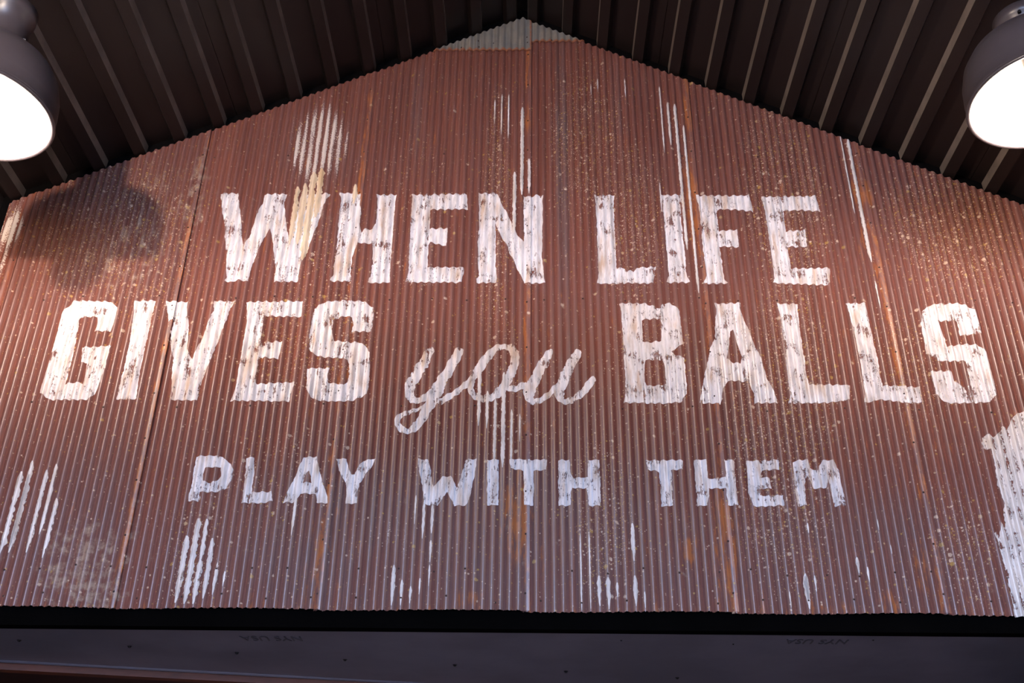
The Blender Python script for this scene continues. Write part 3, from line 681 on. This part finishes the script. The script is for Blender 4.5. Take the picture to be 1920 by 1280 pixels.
# ------------------------------------------------------------------ paint laid on the corrugations
def drape(bm, off):
    xs = [v.co.x for v in bm.verts]
    k0, k1 = math.ceil(min(xs) / COL - 1e-6), math.floor(max(xs) / COL + 1e-6)
    cuts = [k * COL for k in range(k0, k1 + 1)]
    cuts += [s - .0002 for s in SEAMS[1:-1] if min(xs) < s < max(xs)]
    for x in cuts:
        bmesh.ops.bisect_plane(bm, geom=bm.verts[:] + bm.edges[:] + bm.faces[:], dist=1e-6, plane_co=(x, 0, 0), plane_no=(1, 0, 0))
    for v in bm.verts:
        v.co.y = surf(v.co.x) - off
    for f in bm.faces:
        f.normal_update()
        if f.normal.y > 0: f.normal_flip()

def rough_line(pts, step, amp, seed, close=True):
    out = []
    n = len(pts)
    for i in range(n if close else n - 1):
        p, q = Vector(pts[i]), Vector(pts[(i + 1) % n])
        k = max(1, int((q - p).length / step))
        for j in range(k):
            c = p.lerp(q, j / k)
            d = Vector((noise.noise(Vector((c.x * 60, c.y * 60, seed))), noise.noise(Vector((c.x * 60, c.y * 60, seed + 9)))))
            d += .5 * Vector((noise.noise(Vector((c.x * 220, c.y * 220, seed))), noise.noise(Vector((c.x * 220, c.y * 220, seed + 9)))))
            out.append(c + d * amp)
    return out

def paint_shape(name, outline, holes, mat, parent, off=.0009, seed=0, amp=.0030):
    vs, es = [], []
    for loop in [outline] + holes:
        L = rough_line(loop, .006, amp, seed)
        b = len(vs); vs += L
        es += [(b + k, b + (k + 1) % len(L)) for k in range(len(L))]
    v2, e2, f2, *_ = delaunay_2d_cdt(vs, es, [], 1, 1e-5)
    def in_hole(c):
        for h in holes:
            s = False
            for (x0, y0), (x1, y1) in zip(h, h[1:] + h[:1]):
                if (y0 > c.y) != (y1 > c.y) and c.x < x0 + (c.y - y0) * (x1 - x0) / (y1 - y0): s = not s
            if s: return True
        return False
    f2 = [f for f in f2 if not in_hole((v2[f[0]] + v2[f[1]] + v2[f[2]]) / 3)]
    bm = bmesh.new()
    V = [bm.verts.new((p.x, 0, p.y)) for p in v2]
    for f in f2:
        try: bm.faces.new([V[k] for k in f])
        except ValueError: pass
    drape(bm, off)
    return from_bm(name, bm, mat, parent)

def ribbon(name, pts, mat, parent, off=.0009, seed=0, taper=False, amp=.12, bm=None, finish=True):
    """pts: (x, z, width) along a brush stroke"""
    P = [Vector(p) for p in pts]
    P = [P[0] * 2 - P[1]] + P + [P[-1] * 2 - P[-2]]
    S = []
    for i in range(1, len(P) - 2):
        n = max(3, int((P[i+1].xy - P[i].xy).length / .006))
        for j in range(n):
            t = j / n
            a, b, c, d = P[i-1], P[i], P[i+1], P[i+2]
            S.append(.5 * ((2*b) + (c-a)*t + (2*a-5*b+4*c-d)*t*t + (3*b-a-3*c+d)*t*t*t))
    S.append(P[-2])
    own = bm is None
    tlen = (P[-2].xy - P[1].xy).length
    if own: bm = bmesh.new()
    prev = None
    n = len(S)
    for i, s in enumerate(S):
        d = (S[min(i+1, n-1)].xy - S[max(i-1, 0)].xy)
        if taper: nr = Vector((1, 0))
        else:
            nr = Vector((-d.y, d.x)).normalized()
        w = max(pts[0][2], .001) / 2 if taper else s.z / 2
        t = i / (n - 1)
        if taper: w *= min(1, .3 + t * tlen / .022) * min(1, .2 + (1 - t) * tlen / .06)
        else:
            e = min(i, n - 1 - i) * .006 / max(w, .001)
            w *= math.sqrt(max(0.12, 1 - (1 - min(e, 1)) ** 2))
        w1 = w * (1 + amp * 2 * noise.noise(Vector((s.x * 90, s.y * 90, seed))))
        w2 = w * (1 + amp * 2 * noise.noise(Vector((s.x * 90, s.y * 90, seed + 5))))
        l, r = bm.verts.new((s.x + nr.x * w1, 0, s.y + nr.y * w1)), bm.verts.new((s.x - nr.x * w2, 0, s.y - nr.y * w2))
        if prev: bm.faces.new((prev[0], prev[1], r, l))
        prev = (l, r)
    if finish:
        drape(bm, off)
        return from_bm(name, bm, mat, parent)
    return bm

words = {}
def word(w, label):
    e = empty('painted_word', (0, 0, 0), wall)
    e['label'] = label
    words[w] = e
for w, l in (('WHEN', 'white hand-painted block capitals reading WHEN'), ('LIFE', 'white hand-painted block capitals reading LIFE'),
             ('GIVES', 'white hand-painted block capitals reading GIVES'), ('you', 'white hand-painted script word reading you'),
             ('BALLS', 'white hand-painted block capitals reading BALLS'), ('PLAY', 'small bluish white painted capitals reading PLAY'),
             ('WITH', 'small bluish white painted capitals reading WITH'), ('THEM', 'small bluish white painted capitals reading THEM')):
    word(w, l)
for k, (w, ch, outer, holes) in enumerate(LETTERS):
    paint_shape('painted_letter', outer, holes, M_PAINT, words[w], seed=k * 1.37 + .5)
by = {}
for k, (ch, pts) in enumerate(STROKES):
    bmx = by.get(ch)
    by[ch] = ribbon('', pts, None, None, seed=k * 2.1, bm=bmx or bmesh.new(), finish=False, amp=.16)
for ch, bmx in by.items():
    drape(bmx, .0010)
    from_bm('painted_letter', bmx, M_PAINT, words['you'])
for k, (tone, w, pts) in enumerate(STREAKS):
    cx = round(sum(p[0] for p in pts) / len(pts) / PITCH) * PITCH
    ribbon('paint_streak', [(cx, z, w) for x, z in pts], M_CREAM if tone == 'cream' else M_STREAK, wall,
           off=.0016, seed=k * 1.9, taper=True, amp=.30)
for tone, pts in PATCHES:
    o = paint_shape('paint_patch', pts, [], M_STREAK, wall, off=.0014, seed=77, amp=.006)
    o['label'] = 'large splash of white paint at the end sheet below BALLS'

# ------------------------------------------------------------------ below the sheets: edge trim, soffit, alcove
ZS = 2.551
bm = bmesh.new()
prism(bm, [(WY + .008, ZB + .012), (WY + .008, ZS - .004), (WY + .055, ZS - .004), (WY + .055, ZB + .012)], -2.2, 2.17, 'x')
tag(from_bm('trim_1', bm, M_BLACK), kind='structure', label='black steel edge trim under the corrugated sheets')
far = lambda x: 4.021 + (x + 1.978) * .2005
bm = bmesh.new()
prism(bm, [(-2.2, WY + .03), (2.17, WY + .03), (2.17, far(2.17)), (-2.2, far(-2.2))], ZS, ZS + .012, 'z')
soffit = tag(from_bm('soffit', bm, M_SOFFIT), kind='structure', label='dark coated metal soffit under the gable wall')
# folded lip along its back edge
bm = bmesh.new()
n = 60
ring = []
for k in range(n + 1):
    x = -2.2 + 4.37 * k / n
    w = .004 * noise.noise(Vector((x * 2.2, 3, 1)))
    y = far(x)
    ring.append([bm.verts.new(p) for p in ((x, y - .014 + w, ZS + .001), (x, y - .006 + w, ZS - .007 + w*.5), (x, y + .006, ZS - .006), (x, y + .008, ZS + .012), (x, y - .014 + w, ZS + .012))])
for A, B in zip(ring, ring[1:]):
    for j in range(5):
        bm.faces.new((A[j], B[j], B[(j+1) % 5], A[(j+1) % 5]))
bmesh.ops.recalc_face_normals(bm, faces=bm.faces)
from_bm('folded_lip', bm, M_SOFFIT, soffit, True)
sm = bpy.data.meshes.new('screw')
b = lathe([(0, -.010), (.005, -.009), (.008, -.006), (.009, -.002), (.014, -.001), (.014, .001)], 12)
b.to_mesh(sm); b.free(); sm.materials.append(M_SCREW)
for x, y in ((-1.78, 3.72), (-1.414, 3.791), (-1.049, 3.869), (-.67, 3.957), (-.269, 4.023), (.148, 4.108), (.58, 4.196), (.71, 3.689), (.322, 3.653), (1.0, 4.28), (1.17, 3.62)):
    o = bpy.data.objects.new('screw', sm); C.objects.link(o); o.parent = soffit; o.location = (x, y, ZS)
    o.scale = (.3, .3, .3) if y < 3.7 else (.62, .62, .62)
# stamped letters, upside down from here
for cx, cy in ((-.880, 3.662), (.985, 3.642)):
    cu = bpy.data.curves.new('stamped_lettering', 'FONT')
    cu.body = 'NYS USA'; cu.size = .052; cu.align_x = 'CENTER'; cu.align_y = 'CENTER'; cu.extrude = .0016; cu.resolution_u = 3
    cu.space_character = 1.05
    tmp = bpy.data.objects.new('tmp', cu); C.objects.link(tmp)
    dg = bpy.context.evaluated_depsgraph_get()
    me = bpy.data.meshes.new_from_object(tmp.evaluated_get(dg))
    bpy.data.objects.remove(tmp)
    me.materials.clear(); me.materials.append(M_STAMP)
    o = bpy.data.objects.new('stamped_lettering', me); C.objects.link(o); o.parent = soffit
    # seen from below, lines reading upside down
    o.matrix_local = Matrix.Translation((cx, cy, ZS - .0006)) @ Matrix(((-1, 0, 0, 0), (0, 1.55, 0, 0), (0, 0, -1, 0), (0, 0, 0, 1)))
# wooden lintel and boards of the alcove behind
def slab(name, d0, d1, z0, z1, mat, x0=-2.2, x1=2.17):
    bm = bmesh.new()
    prism(bm, [(x0, far(x0) + d0), (x1, far(x1) + d0), (x1, far(x1) + d1), (x0, far(x0) + d1)], z0, z1, 'z')
    return from_bm(name, bm, mat)
tag(slab('trim_2', .008, .06, ZS - .030, ZS + .02, M_WOOD), kind='structure', label='red-brown wooden lintel along the back edge of the soffit')
bm = bmesh.new(); add_box(bm, -2.2, 2.17, 5.25, 5.35, 0, 2.7)
alc = tag(from_bm('wall_alcove', bm, M_DWOOD), kind='structure', label='dark brown board wall of the alcove under the gable')
bm = bmesh.new(); add_box(bm, -2.2, 2.17, far(-2.2) + .2, 5.25, 2.56, 2.60)
tag(from_bm('ceiling_alcove', bm, M_DWOOD), kind='structure', label='dark brown board ceiling of the alcove')
x = -2.19
while x < 2.15:
    bm = bmesh.new(); add_box(bm, x, x + .136, 5.225, 5.25, 0, 2.56)
    bmesh.ops.bevel(bm, geom=[e for e in bm.edges if abs(e.verts[0].co.z - e.verts[1].co.z) > 1], offset=.006, segments=1, affect='EDGES')
    from_bm('board', bm, M_DWOOD, alc); x += .14

# ------------------------------------------------------------------ lamps
def build_lamp(loc, label, ztop, glow, GC):
    t = tag(empty('pendant_lamp', loc), label, 'lamp', 'bell-shaped pendant lamps along the shed')
    outer = [(.240, .0), (.246, .004), (.247, .014), (.243, .020), (.244, .060), (.240, .110), (.226, .165), (.198, .212), (.158, .245), (.115, .265), (.088, .275), (.080, .285)]
    inner = [(.236, .0), (.239, .060), (.235, .108), (.221, .161), (.194, .207), (.154, .240), (.11, .260), (.06, .268), (0, .270)]
    sh = from_bm('lamp_shade', lathe(outer, 64), M_SHADE, t, True)
    rf = from_bm('reflector', lathe([(.240, .0)] + inner, 64), M_ENAMEL, sh, True)
    from_bm('rim_bead', lathe([(.237, .0), (.240, -.004), (.246, -.003), (.249, .003), (.247, .009), (.241, .010)], 64), M_SHADE, sh, True)
    neck = from_bm('neck', lathe([(.082, .280), (.088, .284), (.088, .298), (.082, .306), (.080, ztop - loc[2] - .035), (.090, ztop - loc[2] - .03), (.092, ztop - loc[2] + .01), (0, ztop - loc[2] + .012)], 40), M_SHADE, t, True)
    for a in range(3):
        bm = lathe([(0, .012), (.005, .011), (.007, .004), (.007, -.004)], 8)
        bmesh.ops.transform(bm, matrix=Matrix.Rotation(a * 2.094, 4, 'Z') @ Matrix.Translation((.079, 0, .33)) @ Matrix.Rotation(math.radians(90), 4, 'Y'), verts=bm.verts)
        from_bm('set_screw', bm, M_SCREW, neck)
    bl = [(0, GC - GR)]
    for k in range(1, 16):
        a = -math.pi / 2 + math.pi * k / 16
        bl.append((GR * math.cos(a) if a < .6 else max(GR * math.cos(a), .045), GC + GR * math.sin(a)))
    bl += [(.045, GC + GR + .02), (0, GC + GR + .02)]
    from_bm('opal_globe', lathe(bl, 32), glow, t, True)
    from_bm('lamp_holder', lathe([(.0, GC + GR + .015), (.034, GC + GR + .015), (.036, GC + GR + .03), (.036, .266), (0, .266)], 24), M_SCREW, t, True)
    return t
GR = .088
LAMPS = [((-1.824, 2.614, 3.989), 'black bell-shaped pendant lamp glowing near the gable, on the side of GIVES'),
         ((1.710, 2.648, 4.082), 'black bell-shaped pendant lamp glowing near the gable, on the side of BALLS'),
         ((-1.90, -.50, 3.93), 'black bell-shaped pendant lamp over the middle of the floor')]
for loc, label in LAMPS:
    build_lamp(loc, label, roof_z(loc[0]) - .02, M_GLOBE if loc[1] > 0 else M_GLOBE2, -.045 if loc[1] > 0 else -.09)
